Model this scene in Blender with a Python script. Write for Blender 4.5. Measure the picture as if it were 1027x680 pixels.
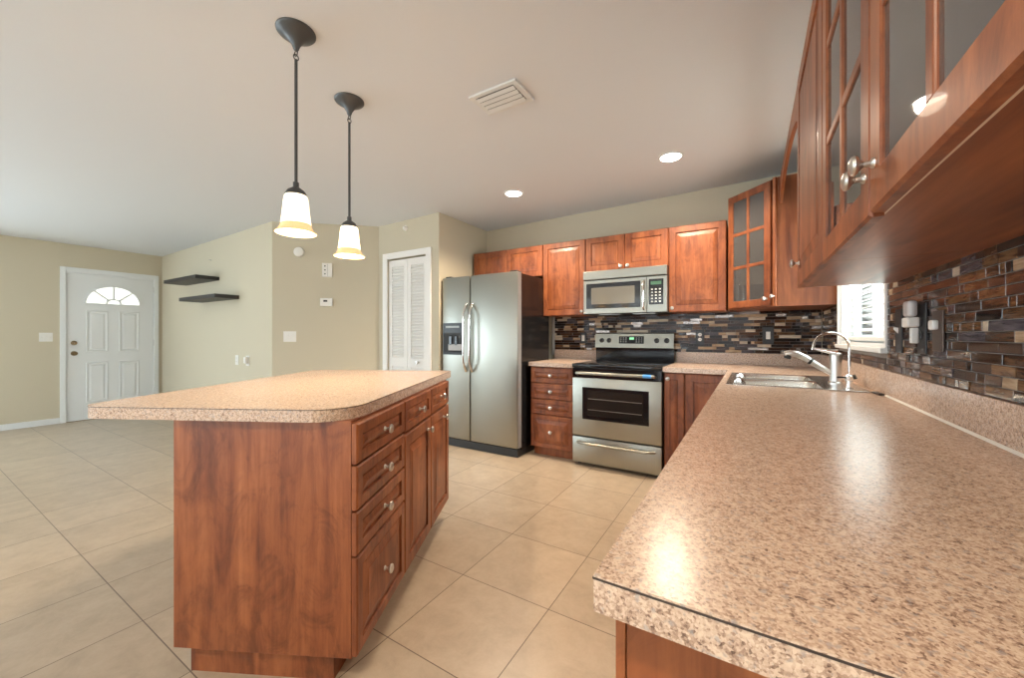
import bpy, bmesh, math, random
from mathutils import Vector, Matrix
random.seed(7)
PI = math.pi
SC = bpy.context.scene
COL = SC.collection
for o in list(bpy.data.objects): bpy.data.objects.remove(o)

# ------------------------------------------------------------------ camera, world, big lights
cam_d = bpy.data.cameras.new('camera'); cam = bpy.data.objects.new('camera', cam_d); COL.objects.link(cam)
cam.location = (0, 0, 1.15); cam.rotation_euler = (PI/2, 0, math.atan(239/391))
cam_d.sensor_width = 36; cam_d.lens = 36*391/1027; cam_d.shift_y = -3/1027; cam_d.clip_start = .01
SC.camera = cam
SC.view_settings.view_transform = 'Standard'; SC.view_settings.look = 'None'
SC.view_settings.gamma = 1; SC.view_settings.use_curve_mapping = False
SC.view_settings.exposure = 0.58
w = bpy.data.worlds.new('sky'); SC.world = w; w.use_nodes = True
w.node_tree.nodes['Background'].inputs[0].default_value = (.86, .95, 1, 1)
w.node_tree.nodes['Background'].inputs[1].default_value = 1.6

def lamp(name, kind, loc, energy, color, rot=(0, 0, 0), **kw):
    d = bpy.data.lights.new(name, kind); d.energy = energy; d.color = color
    for k, v in kw.items(): setattr(d, k, v)
    o = bpy.data.objects.new(name, d); COL.objects.link(o); o.location = loc; o.rotation_euler = rot
    return o
# daylight: added at unseen rear doors and living window, real at the kitchen window
lamp('added_rear_daylight', 'AREA', (-5.6, -3.93, 1.15), 205, (.78, .91, 1), (PI/2, 0, PI), shape='RECTANGLE', size=3.0, size_y=2.1)
lamp('added_rear_daylight', 'AREA', (-1.7, -3.93, 1.15), 225, (.88, .95, 1), (PI/2, 0, PI), shape='RECTANGLE', size=3.2, size_y=2.1)
lamp('added_left_daylight', 'AREA', (-7.66, -1.7, 1.35), 95, (.76, .91, 1), (0, -PI/2, 0), shape='RECTANGLE', size=1.7, size_y=2.6)
lamp('daylight_kitchen_window', 'AREA', (.80, 2.76, 1.55), 42, (.88, .98, 1), (0, PI/2, 0), shape='RECTANGLE', size=.9, size_y=1.0)
WARM = (1, .81, .60)

# ------------------------------------------------------------------ node helpers / materials
def mat(name, color=(.5, .5, .5), rough=.5, metal=0, spec=.5, emit=None, estr=0, coat=0, aniso=0):
    m = bpy.data.materials.new(name); m.use_nodes = True
    b = m.node_tree.nodes['Principled BSDF']
    b.inputs['Base Color'].default_value = (*color, 1); b.inputs['Roughness'].default_value = rough
    b.inputs['Metallic'].default_value = metal; b.inputs['Specular IOR Level'].default_value = spec
    b.inputs['Coat Weight'].default_value = coat; b.inputs['Anisotropic'].default_value = aniso
    if emit:
        b.inputs['Emission Color'].default_value = (*emit, 1); b.inputs['Emission Strength'].default_value = estr
    return m
def N(m, t, **kw):
    n = m.node_tree.nodes.new(t)
    for k, v in kw.items():
        if k.startswith('i_'): n.inputs[k[2:].replace('_', ' ')].default_value = v
        else: setattr(n, k, v)
    return n
def L(m, a, b): m.node_tree.links.new(a, b)
def ramp(m, fac, stops, interp='LINEAR'):
    r = N(m, 'ShaderNodeValToRGB'); r.color_ramp.interpolation = interp
    e = r.color_ramp.elements
    while len(e) < len(stops): e.new(.5)
    for i, (p, c) in enumerate(stops): e[i].position = p; e[i].color = (*c, 1)
    L(m, fac, r.inputs[0]); return r.outputs[0]
def coords(m, scale=(1, 1, 1), rnd=True):
    tc = N(m, 'ShaderNodeTexCoord'); mp = N(m, 'ShaderNodeMapping')
    mp.inputs['Scale'].default_value = scale
    L(m, tc.outputs['Object'], mp.inputs[0])
    if rnd:
        oi = N(m, 'ShaderNodeObjectInfo'); vm = N(m, 'ShaderNodeVectorMath', operation='SCALE')
        cx = N(m, 'ShaderNodeCombineXYZ')
        for i in range(3): L(m, oi.outputs['Random'], cx.inputs[i])
        L(m, cx.outputs[0], vm.inputs[0]); vm.inputs['Scale'].default_value = 31
        L(m, vm.outputs[0], mp.inputs['Location'])
    return mp.outputs[0]
def bsdf(m): return m.node_tree.nodes['Principled BSDF']
def bump(m, h, s, d=.002):
    b = N(m, 'ShaderNodeBump'); b.inputs['Strength'].default_value = s; b.inputs['Distance'].default_value = d
    L(m, h, b.inputs['Height']); L(m, b.outputs[0], bsdf(m).inputs['Normal'])

def wood(name, grain, k=1.0, rough=.40, blotch=False):
    m = mat(name, rough=rough, coat=.05); s = [9, 9, 9]; s['xyz'.index(grain)] = 1.3
    v = coords(m, s)
    n1 = N(m, 'ShaderNodeTexNoise', i_Scale=1.3, i_Detail=7., i_Roughness=.62, i_Distortion=.6); L(m, v, n1.inputs['Vector'])
    s2 = [70, 70, 70]; s2['xyz'.index(grain)] = 2.5
    n2 = N(m, 'ShaderNodeTexNoise', i_Scale=1., i_Detail=3.); L(m, coords(m, s2), n2.inputs['Vector'])
    mx = N(m, 'ShaderNodeMath', operation='MULTIPLY_ADD'); L(m, n2.outputs[0], mx.inputs[0]); mx.inputs[1].default_value = .28
    L(m, n1.outputs[0], mx.inputs[2])
    c = ramp(m, mx.outputs[0], [(.36, tuple(k*x for x in (.075, .018, .007))), (.52, tuple(k*x for x in (.195, .053, .018))),
                                (.70, tuple(k*x for x in (.30, .093, .031))), (.90, tuple(k*x for x in (.43, .148, .055)))])
    if blotch:
        n3 = N(m, 'ShaderNodeTexNoise', i_Scale=1., i_Detail=6., i_Roughness=.7, i_Distortion=1.2); L(m, coords(m, (9, 9, 5)), n3.inputs['Vector'])
        f = ramp(m, n3.outputs[0], [(.34, (.60, .54, .52)), (.50, (.98, .96, .96)), (.7, (1.12, 1.12, 1.12))])
        mm = N(m, 'ShaderNodeMix', data_type='RGBA', blend_type='MULTIPLY'); mm.inputs[0].default_value = 1; L(m, c, mm.inputs[6]); L(m, f, mm.inputs[7]); c = mm.outputs[2]
    L(m, c, bsdf(m).inputs['Base Color']); return m
WOOD = wood('cherry_wood', 'z', blotch=True); WOODY = wood('cherry_wood_flat', 'y'); WOODX = wood('cherry_wood_across', 'x')
PANEL = wood('cherry_laminate_panel', 'z', 1.0, .38, True)
SIDEP = wood('shaded_cherry_side', 'z', .72, .45)  # darker cherry copy, shade on the corner cabinet side put into its colour

def make_laminate():
    m = mat('speckled_laminate', rough=.23, spec=.5)
    v = coords(m, (1, 1, 1), False)
    vo = N(m, 'ShaderNodeTexVoronoi', i_Scale=380.); L(m, v, vo.inputs['Vector'])
    sp = N(m, 'ShaderNodeSeparateColor'); L(m, vo.outputs['Color'], sp.inputs[0])
    no = N(m, 'ShaderNodeTexNoise', i_Scale=105., i_Detail=5., i_Roughness=.7); L(m, v, no.inputs['Vector'])
    mx = N(m, 'ShaderNodeMath', operation='MULTIPLY_ADD'); L(m, sp.outputs[0], mx.inputs[0]); mx.inputs[1].default_value = .42
    ad = N(m, 'ShaderNodeMath', operation='MULTIPLY_ADD'); L(m, no.outputs[0], ad.inputs[0]); ad.inputs[1].default_value = 1.1; ad.inputs[2].default_value = -.25
    L(m, ad.outputs[0], mx.inputs[2])
    c1 = ramp(m, mx.outputs[0], [(.16, (.13, .08, .062)), (.34, (.39, .26, .195)), (.5, (.58, .42, .32)), (.75, (.72, .57, .45))])
    n3 = N(m, 'ShaderNodeTexNoise', i_Scale=120., i_Detail=2.); L(m, v, n3.inputs['Vector'])
    f3 = ramp(m, n3.outputs[0], [(.58, (0, 0, 0)), (.68, (.6, .6, .6))])
    mc = N(m, 'ShaderNodeMix', data_type='RGBA'); L(m, f3, mc.inputs[0]); L(m, c1, mc.inputs[6]); mc.inputs[7].default_value = (.36, .33, .33, 1)
    L(m, mc.outputs[2], bsdf(m).inputs['Base Color'])
    bump(m, no.outputs[0], .25, .0008)
    return m
LAM = make_laminate()
SEAM = mat('dark_laminate_seam', (.05, .035, .03), .6)

def make_floor():
    m = mat('beige_floor_tile', rough=.33, spec=.45)
    tc = N(m, 'ShaderNodeTexCoord'); sx = N(m, 'ShaderNodeSeparateXYZ'); L(m, tc.outputs['Object'], sx.inputs[0])
    P = .4565; lines = []; ids = []
    for out, off in ((sx.outputs[0], -.7245), (sx.outputs[1], .566)):
        a = N(m, 'ShaderNodeMath', operation='SUBTRACT'); L(m, out, a.inputs[0]); a.inputs[1].default_value = off
        d = N(m, 'ShaderNodeMath', operation='DIVIDE'); L(m, a.outputs[0], d.inputs[0]); d.inputs[1].default_value = P
        f = N(m, 'ShaderNodeMath', operation='FLOOR'); L(m, d.outputs[0], f.inputs[0]); ids.append(f.outputs[0])
        fr = N(m, 'ShaderNodeMath', operation='FRACT'); L(m, d.outputs[0], fr.inputs[0])
        pp = N(m, 'ShaderNodeMath', operation='SUBTRACT'); L(m, fr.outputs[0], pp.inputs[0]); pp.inputs[1].default_value = .5
        ab = N(m, 'ShaderNodeMath', operation='ABSOLUTE'); L(m, pp.outputs[0], ab.inputs[0])
        g = N(m, 'ShaderNodeMath', operation='GREATER_THAN'); L(m, ab.outputs[0], g.inputs[0]); g.inputs[1].default_value = .5-.0042
        lines.append(g.outputs[0])
    mxx = N(m, 'ShaderNodeMath', operation='MAXIMUM'); L(m, lines[0], mxx.inputs[0]); L(m, lines[1], mxx.inputs[1])
    cid = N(m, 'ShaderNodeCombineXYZ'); L(m, ids[0], cid.inputs[0]); L(m, ids[1], cid.inputs[1])
    wn = N(m, 'ShaderNodeTexWhiteNoise'); L(m, cid.outputs[0], wn.inputs['Vector'])
    va = N(m, 'ShaderNodeVectorMath', operation='MULTIPLY_ADD'); L(m, wn.outputs['Color'], va.inputs[0]); va.inputs[1].default_value = (20, 20, 20); L(m, tc.outputs['Object'], va.inputs[2])
    n1 = N(m, 'ShaderNodeTexNoise', i_Scale=8., i_Detail=9., i_Roughness=.72, i_Distortion=.3); L(m, va.outputs[0], n1.inputs['Vector'])
    c = ramp(m, n1.outputs[0], [(.3, (.40, .315, .228)), (.5, (.475, .378, .276)), (.72, (.54, .44, .33))])
    br = N(m, 'ShaderNodeMath', operation='MULTIPLY_ADD'); L(m, wn.outputs['Value'], br.inputs[0]); br.inputs[1].default_value = .10; br.inputs[2].default_value = .94
    vs = N(m, 'ShaderNodeVectorMath', operation='SCALE'); L(m, c, vs.inputs[0]); L(m, br.outputs[0], vs.inputs['Scale'])
    mc = N(m, 'ShaderNodeMix', data_type='RGBA'); L(m, mxx.outputs[0], mc.inputs[0]); L(m, vs.outputs[0], mc.inputs[6]); mc.inputs[7].default_value = (.14, .10, .075, 1)
    L(m, mc.outputs[2], bsdf(m).inputs['Base Color'])
    inv = N(m, 'ShaderNodeMath', operation='MULTIPLY_ADD'); L(m, mxx.outputs[0], inv.inputs[0]); inv.inputs[1].default_value = -1.5; L(m, n1.outputs[0], inv.inputs[2])
    bump(m, inv.outputs[0], .12, .004)
    return m
FLOOR = make_floor()
def plaster(name, color, rough=.75, b=.1, sc=160):
    m = mat(name, color, rough, spec=.25); n = N(m, 'ShaderNodeTexNoise', i_Scale=float(sc), i_Detail=3.); L(m, coords(m, (1, 1, 1), False), n.inputs['Vector'])
    bump(m, n.outputs[0], b, .002); return m
WALL = plaster('beige_wall_paint', (.60, .54, .41)); CEIL = plaster('white_ceiling_paint', (.77, .80, .835), .85, .15, 90)
WHITE = plaster('white_gloss_paint', (.78, .80, .80), .35, .02, 40)
LWHITE = plaster('louvre_white_paint', (.86, .84, .80), .45, .02, 40)
PLAST = mat('white_plastic', (.82, .80, .75), .4); PLASTK = mat('black_plastic', (.02, .02, .022), .35)
def brushed(name, color, axis, rough=.27):
    m = mat(name, color, rough, 1.0); s = [220, 220, 220]; s['xyz'.index(axis)] = 1.5
    n = N(m, 'ShaderNodeTexNoise', i_Scale=1., i_Detail=4.); L(m, coords(m, s), n.inputs['Vector'])
    r = N(m, 'ShaderNodeMath', operation='MULTIPLY_ADD'); L(m, n.outputs[0], r.inputs[0]); r.inputs[1].default_value = .18; r.inputs[2].default_value = rough-.09
    L(m, r.outputs[0], bsdf(m).inputs['Roughness']); return m
STEEL = brushed('brushed_stainless', (.36, .358, .318), 'x', .36); STEELD = brushed('sink_stainless', (.72, .71, .69), 'x', .2)
CHROME = mat('polished_steel', (.78, .77, .75), .12, 1.0); NICKEL = mat('brushed_nickel', (.66, .65, .63), .28, 1.0)
BLACK = mat('gloss_black', (.010, .010, .012), .09); BLACKM = mat('matt_black', (.018, .017, .017), .45)
FRSIDE = mat('black_fridge_side', (.014, .013, .013), .16)
DKGLASS = mat('dark_oven_glass', (.018, .017, .016), .05)
MWGLASS = mat('tinted_microwave_glass', (.16, .145, .12), .12, .25)
BRONZE = mat('dark_bronze', (.105, .11, .115), .42, .55); DARKW = mat('espresso_shelf_laminate', (.018, .014, .013), .45)
BRASS = mat('aged_brass', (.22, .16, .09), .3, 1.0); GROUT = plaster('grey_grout', (.28, .25, .23), .8, .1)
BLUE = mat('blue_plastic_film', (.10, .34, .75), .3); GREEN = mat('green_display', (.05, .2, .08), .3, emit=(.35, .9, .45), estr=.7)
BUTTON = mat('pale_button_print', (.45, .45, .43), .5); DARKIN = mat('dark_cavity', (.03, .03, .03), .6)
RACK = mat('oven_rack_wire', (.35, .33, .31), .35, .8)
CAULK = mat('white_caulk', (.8, .76, .68), .5); RUBBER = mat('dark_rubber', (.04, .033, .03), .5)
LIT = mat('recessed_lamp_lens', (1, 1, 1), .4, emit=(1, .93, .82), estr=14)
BULB = mat('lamp_bulb', (1, 1, 1), .4, emit=(1, .85, .6), estr=30)
SHADE = mat('glowing_frosted_glass', (.95, .9, .8), .35, emit=(1, .80, .52), estr=1.5)
RIM = mat('amber_glass_rim', (.85, .62, .34), .25, emit=(1, .58, .24), estr=.45)
FAN = mat('daylit_fan_glass', (.9, .95, .9), .2, emit=(1, 1, .93), estr=.62)
def make_glass(name, ior, tint=(1, 1, 1), r=.02):
    m = bpy.data.materials.new(name); m.use_nodes = True; nt = m.node_tree; nt.nodes.clear()
    o = nt.nodes.new('ShaderNodeOutputMaterial'); mx = nt.nodes.new('ShaderNodeMixShader'); f = nt.nodes.new('ShaderNodeFresnel'); f.inputs[0].default_value = ior
    t = nt.nodes.new('ShaderNodeBsdfTransparent'); t.inputs[0].default_value = (*tint, 1); g = nt.nodes.new('ShaderNodeBsdfGlossy'); g.inputs['Roughness'].default_value = r
    L(m, f.outputs[0], mx.inputs[0]); L(m, t.outputs[0], mx.inputs[1]); L(m, g.outputs[0], mx.inputs[2]); L(m, mx.outputs[0], o.inputs[0]); return m
PANE = make_glass('window_glass', 1.45); CABGLASS = make_glass('grey_cabinet_door_glass', 1.75, (.5, .5, .5))
nt_ = CABGLASS.node_tree; df_ = nt_.nodes.new('ShaderNodeBsdfDiffuse'); df_.inputs[0].default_value = (.13, .125, .125, 1); m2_ = nt_.nodes.new('ShaderNodeMixShader'); m2_.inputs[0].default_value = .6
mx_ = [n for n in nt_.nodes if n.type == 'MIX_SHADER' and n.inputs[0].is_linked][0]; tr_ = [n for n in nt_.nodes if n.type == 'BSDF_TRANSPARENT'][0]
L(CABGLASS, tr_.outputs[0], m2_.inputs[1]); L(CABGLASS, df_.outputs[0], m2_.inputs[2]); L(CABGLASS, m2_.outputs[0], mx_.inputs[1])
SLAT = mat('white_blind_slat', (.86, .87, .84), .45)
b_ = bsdf(SLAT); b_.inputs['Transmission Weight'].default_value = 0
def tile(name, c, c2, rough, metal=0, spec=.4):
    m = mat(name, c, rough, metal, .22); v = coords(m, (14, 14, 130), False)
    n = N(m, 'ShaderNodeTexNoise', i_Scale=1., i_Detail=4., i_Roughness=.6); L(m, v, n.inputs['Vector'])
    L(m, ramp(m, n.outputs[0], [(.40, c), (.64, c2)]), bsdf(m).inputs['Base Color']); return m
TILEC = [tile('tile_dark_brown_glass', (.030, .013, .008), (.075, .036, .020), .08), tile('tile_amber_glass', (.075, .032, .013), (.19, .10, .045), .10),
         tile('tile_grey_violet', (.050, .040, .048), (.12, .10, .11), .12), tile('tile_black_glass', (.009, .006, .006), (.035, .022, .018), .05),
         tile('tile_tan_stone', (.33, .215, .125), (.52, .38, .25), .4), tile('tile_pewter', (.28, .24, .22), (.50, .45, .42), .25, .7),
         tile('tile_umber', (.045, .020, .011), (.13, .065, .035), .10), tile('tile_beige_stone', (.46, .36, .26), (.62, .52, .40), .35)]

# ------------------------------------------------------------------ mesh helpers
class MB:
    def __init__(s): s.bm = bmesh.new(); s.mi = 0
    def _f(s, vs):
        try: f = s.bm.faces.new(vs); f.material_index = s.mi; return f
        except ValueError: return None
    def box(s, x0, x1, y0, y1, z0, z1, bev=0):
        x0, x1 = sorted((x0, x1)); y0, y1 = sorted((y0, y1)); z0, z1 = sorted((z0, z1))
        r = bmesh.ops.create_cube(s.bm, size=1, matrix=Matrix.LocRotScale(((x0+x1)/2, (y0+y1)/2, (z0+z1)/2), None, (x1-x0, y1-y0, z1-z0)))
        fs = {f for v in r['verts'] for f in v.link_faces}
        for f in fs: f.material_index = s.mi
        if bev:
            es = {e for v in r['verts'] for e in v.link_edges}
            bmesh.ops.bevel(s.bm, geom=list(es), offset=bev, segments=2, affect='EDGES', profile=.5)
        return s
    def rings(s, rings, cap0=True, cap1=True, closed=True):
        R = [[s.bm.verts.new(p) for p in r] for r in rings]
        for a, b in zip(R, R[1:]):
            n = len(a)
            for i in range(n if closed else n-1): s._f([a[i], a[(i+1) % n], b[(i+1) % n], b[i]])
        if cap0: s._f(R[0][::-1])
        if cap1: s._f(R[-1])
        return s
    def lathe(s, prof, c=(0, 0, 0), axis=(0, 0, 1), seg=24, cap0=True, cap1=True, sy=1.0):
        q = Vector((0, 0, 1)).rotation_difference(Vector(axis).normalized()); c = Vector(c)
        rs = [[c + q @ Vector((r*math.cos(2*PI*i/seg), sy*r*math.sin(2*PI*i/seg), h)) for i in range(seg)] for r, h in prof]
        return s.rings(rs, cap0, cap1)
    def cyl(s, p0, p1, r0, r1=None, seg=16):
        p0 = Vector(p0); p1 = Vector(p1); d = p1-p0
        return s.lathe([(r0, 0), (r0 if r1 is None else r1, d.length)], p0, d, seg)
    def tube(s, pts, r, seg=12):
        pts = [Vector(p) for p in pts]; n = len(pts); rs = []; up = None
        for i, p in enumerate(pts):
            t = (pts[min(i+1, n-1)]-pts[max(i-1, 0)]).normalized()
            if up is None: up = Vector((0, 0, 1)) if abs(t.z) < .9 else Vector((1, 0, 0))
            a = t.cross(up).normalized(); up = a.cross(t).normalized()
            rr = r[i] if isinstance(r, (list, tuple)) else r
            rs.append([p+a*rr*math.cos(2*PI*k/seg)+up*rr*math.sin(2*PI*k/seg) for k in range(seg)])
        return s.rings(rs)
    def prism(s, poly, z0, z1, zf=None):
        return s.rings([[(x, y, z0) for x, y in poly], [(x, y, z1 if zf is None else zf(x)) for x, y in poly]])
    def xz(s, poly, y0, y1):                         # outline in x-z extruded along y
        return s.rings([[(x, y0, z) for x, z in poly], [(x, y1, z) for x, z in poly]])
    def raised(s, x0, x1, z0, z1, y, t=.02, fr=.055, arch=False):   # raised panel door / drawer front, front at y-t
        def R(i, yy): return [(x0+i, yy, z0+i), (x1-i, yy, z0+i), (x1-i, yy, z1-i), (x0+i, yy, z1-i)]
        k = min(x1-x0, z1-z0); fr = min(fr, k*.28); g = min(.03, k*.16)
        s.rings([R(0, y), R(0, y-t+.005), R(.005, y-t), R(fr, y-t), R(fr+.0015, y-t+.0095), R(fr+.009, y-t+.0095), R(fr+.011, y-t+.006), R(fr+.011+g, y-t+.001), R(fr+.013+g, y-t-.0005)])
        return s
    def frame(s, x0, x1, z0, z1, y0, y1, t, tb=None):   # rectangular frame, opening inset t
        tb = t if tb is None else tb
        s.box(x0, x0+t, y0, y1, z0, z1); s.box(x1-t, x1, y0, y1, z0, z1)
        s.box(x0+t, x1-t, y0, y1, z0, z0+tb); s.box(x0+t, x1-t, y0, y1, z1-t, z1); return s
    def build(s, name, m, parent=None, smooth=False, bevel=0):
        bmesh.ops.recalc_face_normals(s.bm, faces=s.bm.faces[:])
        me = bpy.data.meshes.new(name); s.bm.to_mesh(me); s.bm.free()
        for mm in (m if isinstance(m, (list, tuple)) else [m]): me.materials.append(mm)
        if smooth:
            for p in me.polygons: p.use_smooth = True
            me.set_sharp_from_angle(angle=math.radians(40))
        o = bpy.data.objects.new(name, me); COL.objects.link(o)
        if parent: o.parent = parent
        if bevel:
            b = o.modifiers.new('bevel', 'BEVEL'); b.width = bevel; b.segments = 2; b.limit_method = 'ANGLE'
        return o
def thing(name, label, cat, loc=(0, 0, 0), rz=0, group=None):
    o = bpy.data.objects.new(name, None); COL.objects.link(o); o.location = loc; o.rotation_euler = (0, 0, rz); o.empty_display_size = .1
    o['label'] = label; o['category'] = cat
    if group: o['group'] = group
    return o
def tag(o, label, cat, group=None):
    o['label'] = label; o['category'] = cat
    if group: o['group'] = group
    return o
def struct(o, label=None, cat=None):
    o['kind'] = 'structure'
    if label: o['label'] = label
    if cat: o['category'] = cat
    return o
def place(o, loc, rz): o.location = loc; o.rotation_euler = (0, 0, rz); return o
def copy_tree(o, parent=None):
    c = o.copy(); COL.objects.link(c)
    if parent: c.parent = parent
    for ch in list(o.children): copy_tree(ch, c)
    return c
def rrect(x0, x1, y0, y1, r, n=8):                   # r: radii for (x0y0, x1y0, x1y1, x0y1)
    if not isinstance(r, (list, tuple)): r = [r]*4
    out = []
    for (cx, cy, a0), rr in zip(((x0, y0, PI), (x1, y0, 1.5*PI), (x1, y1, 0), (x0, y1, .5*PI)), r):
        sx = 1 if cx == x0 else -1; sy = 1 if cy == y0 else -1
        for i in range(n+1):
            a = a0+i*PI/2/n; out.append((cx+sx*rr+rr*math.cos(a), cy+sy*rr+rr*math.sin(a)))
    return out
R_Y = -PI/2            # things on the right wall: local x runs towards the viewer, front faces -X
KNOB = None
def knob(parent, x, y, z, sc=1.0):                   # small mushroom cabinet knob pointing to -y
    global KNOB
    if KNOB is None:
        m = MB(); m.lathe([(.009, 0), (.0085, .003), (.005, .006), (.0048, .014), (.009, .019), (.0155, .022), (.0172, .026), (.0155, .030), (.009, .033), (.002, .034)], (0, 0, 0), (0, -1, 0), 24)
        o = m.build('knob', NICKEL, parent, True); KNOB = o.data
    else:
        o = bpy.data.objects.new('knob', KNOB); COL.objects.link(o); o.parent = parent
    o.location = (x, y, z); o.scale = (sc,)*3; return o

# ------------------------------------------------------------------ room shell
LW, SWY, RW, BW, RY = -7.75, 2.318, .503, 4.0, -4.0
DE = Vector((-4.555, 2.318)); DP = Vector((-3.75, 3.117)); AX = -2.812
def ceilz(x): return 2.376+(x+7.75)*.017
WH = .1
struct(MB().box(LW-.1, RW+.1, RY-.1, BW+.1, -.08, 0).build('floor', FLOOR))
m = MB(); m.rings([[(LW-.1, RY-.1, ceilz(LW-.1)), (RW+.1, RY-.1, ceilz(RW+.1)), (RW+.1, BW+.1, ceilz(RW+.1)), (LW-.1, BW+.1, ceilz(LW-.1))],
                   [(LW-.1, RY-.1, 2.62), (RW+.1, RY-.1, 2.62), (RW+.1, BW+.1, 2.62), (LW-.1, BW+.1, 2.62)]])
struct(m.build('ceiling', CEIL))
def wseg(m, x0, x1, y0, y1, z0=0, z1=None):
    if z1 is None: m.prism([(x0, y0), (x1, y0), (x1, y1), (x0, y1)], z0, 0, ceilz)
    else: m.box(x0, x1, y0, y1, z0, z1)
D1 = (1.33, 2.218, 1.995)                             # entry door slab on the left wall: y0, y1, top
LV = (-3.05, -.35, .5, 2.2)
m = MB(); wseg(m, LW-.1, LW, RY, LV[0]); wseg(m, LW-.1, LW, LV[0], LV[1], 0, LV[2]); wseg(m, LW-.1, LW, LV[0], LV[1], LV[3]); wseg(m, LW-.1, LW, LV[1], D1[0]-.02); wseg(m, LW-.1, LW, D1[1]+.02, SWY+.1); wseg(m, LW-.1, LW, D1[0]-.02, D1[1]+.02, D1[2]+.02)
struct(m.build('wall_left', WALL))
m = MB(); wseg(m, LW, DE.x, SWY, SWY+.1); struct(m.build('wall_far_left', WALL))
dn = Vector((-(DP-DE).y, (DP-DE).x)).normalized()*.1
m = MB(); m.prism([tuple(DE), tuple(DP), tuple(DP+dn), tuple(DE+dn)], 0, 0, ceilz); struct(m.build('wall_diagonal', WALL))
PD = (-3.60, -2.985, 2.035)                           # pantry opening
m = MB(); wseg(m, DP.x, PD[0], 3.117, 3.217); wseg(m, PD[1], AX, 3.117, 3.217); wseg(m, PD[0], PD[1], 3.117, 3.217, PD[2]); wseg(m, PD[0], PD[1], 3.19, 3.217, 0, PD[2])
struct(m.build('wall_pantry', WALL))
m = MB(); wseg(m, AX-.1, AX, 3.217, BW); struct(m.build('wall_alcove', WALL))
m = MB(); wseg(m, AX-.1, RW+.1, BW, BW+.1); struct(m.build('wall_back', WALL))
W1 = (2.25, 3.285, 1.095, 2.02)                       # kitchen window y0 y1 z0 z1
m = MB(); wseg(m, RW, RW+.1, RY, W1[0]); wseg(m, RW, RW+.1, W1[1], BW); wseg(m, RW, RW+.1, W1[0], W1[1], 0, W1[2]); wseg(m, RW, RW+.1, W1[0], W1[1], W1[3])
struct(m.build('wall_right', WALL))
OP = [(-7.2, -4.0), (-3.4, 0.0)]
m = MB(); xs = [LW, *OP[0], *OP[1], RW]
for i in (0, 2, 4): wseg(m, xs[i], xs[i+1], RY-.1, RY)
for a, b in OP: wseg(m, a, b, RY-.1, RY, 2.22)
struct(m.build('wall_rear', WALL))
for k, (a, b) in enumerate(OP):                       # sliding glass doors added out of view to bring in daylight
    m = MB(); c = (a+b)/2; m.frame(a, c+.03, 0, 2.22, RY-.04, RY, .06); m.frame(c-.03, b, 0, 2.22, RY-.08, RY-.045, .06)
    d = struct(m.build('door_%d' % (3+k), WHITE), 'added unseen sliding glass door, white framed, in the rear wall', 'door')
    g = MB(); g.box(a+.06, c-.03, RY-.024, RY-.018, .06, 2.16); g.box(c+.03, b-.06, RY-.065, RY-.059, .06, 2.16); g.build('glass', PANE, d)
w2 = struct(thing('window_2', 'added unseen living room window, wide and white framed, in the left wall', 'window', (LW, 0, 0), PI/2))  # unseen window, added to light the room from the left
m = MB(); m.frame(LV[0], LV[1], LV[2], LV[3], 0.012, .1, .05); m.box((LV[0]+LV[1])/2-.03, (LV[0]+LV[1])/2+.03, .02, .09, LV[2]+.05, LV[3]-.05); m.build('window_frame', WHITE, w2)
MB().box(LV[0]+.05, LV[1]-.05, .05, .056, LV[2]+.05, LV[3]-.05).build('pane', PANE, w2)
# baseboards
bb = .075
struct(MB().box(LW, LW+.014, RY, 1.27, 0, bb).build('baseboard_left', WHITE, bevel=.003))
struct(MB().box(LW+.014, DE.x, SWY-.014, SWY, 0, bb).build('baseboard_far_left', WHITE, bevel=.003))
nn = -dn.normalized()*.014
m = MB(); m.prism([tuple(DE+nn), tuple(DP+nn), tuple(DP), tuple(DE)], 0, bb); struct(m.build('baseboard_diagonal', WHITE))

# ------------------------------------------------------------------ entry door (left wall)
d1 = struct(thing('door_1', 'white panelled front door with a fan light in the left wall', 'door', (LW, 0, 0), PI/2))
y0, y1, zt = D1
m = MB(); cas = .058
m.box(y0-cas, y0-.004, -.018, .0, 0, zt+.075, .004); m.box(y1+.004, y1+cas, -.018, 0, 0, zt+.075, .004); m.box(y0-.004, y1+.004, -.018, 0, zt+.01, zt+.075, .004)
m.box(y0-.019, y0-.003, 0, .08, 0, zt+.018); m.box(y1+.003, y1+.019, 0, .08, 0, zt+.018); m.box(y0-.003, y1+.003, 0, .08, zt+.004, zt+.018)
m.build('door_frame', WHITE, d1)
m = MB(); m.box(y0, y1, .008, .05, .006, zt)
for a, b, c, d in ((1.512, 1.725, .93, 1.50), (1.84, 2.055, .93, 1.50), (1.512, 1.725, .24, .785), (1.84, 2.055, .24, .785)):
    def RR(i, yy): return [(a+i, yy, c+i), (b-i, yy, c+i), (b-i, yy, d-i), (a+i, yy, d-i)]
    m.rings([RR(0, .009), RR(.006, -.002), RR(.022, .003), RR(.03, .0045), RR(.05, -.001)], False, True)
slab = m.build('door_slab', WHITE, d1)
fc, fz, fr_ = 1.785, 1.605, .272
def arc(r, n, a0=0, a1=PI, sz=.88): return [(fc+r*math.cos(a0+(a1-a0)*i/n), fz+sz*r*math.sin(a0+(a1-a0)*i/n)) for i in range(n+1)]
m = MB(); m.xz(arc(fr_, 24), .0045, .0075); m.build('fan_light', FAN, d1)
m = MB()
o_ = arc(fr_+.018, 24); i_ = arc(fr_, 24)
m.rings([[(x, yy, z) for x, z in o_] for yy in (.008, -.006)], False, False, False)
m.rings([[(x, -.006, z) for x, z in o_], [(x, -.006, z) for x, z in i_], [(x, .006, z) for x, z in i_]], False, False, False)
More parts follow.
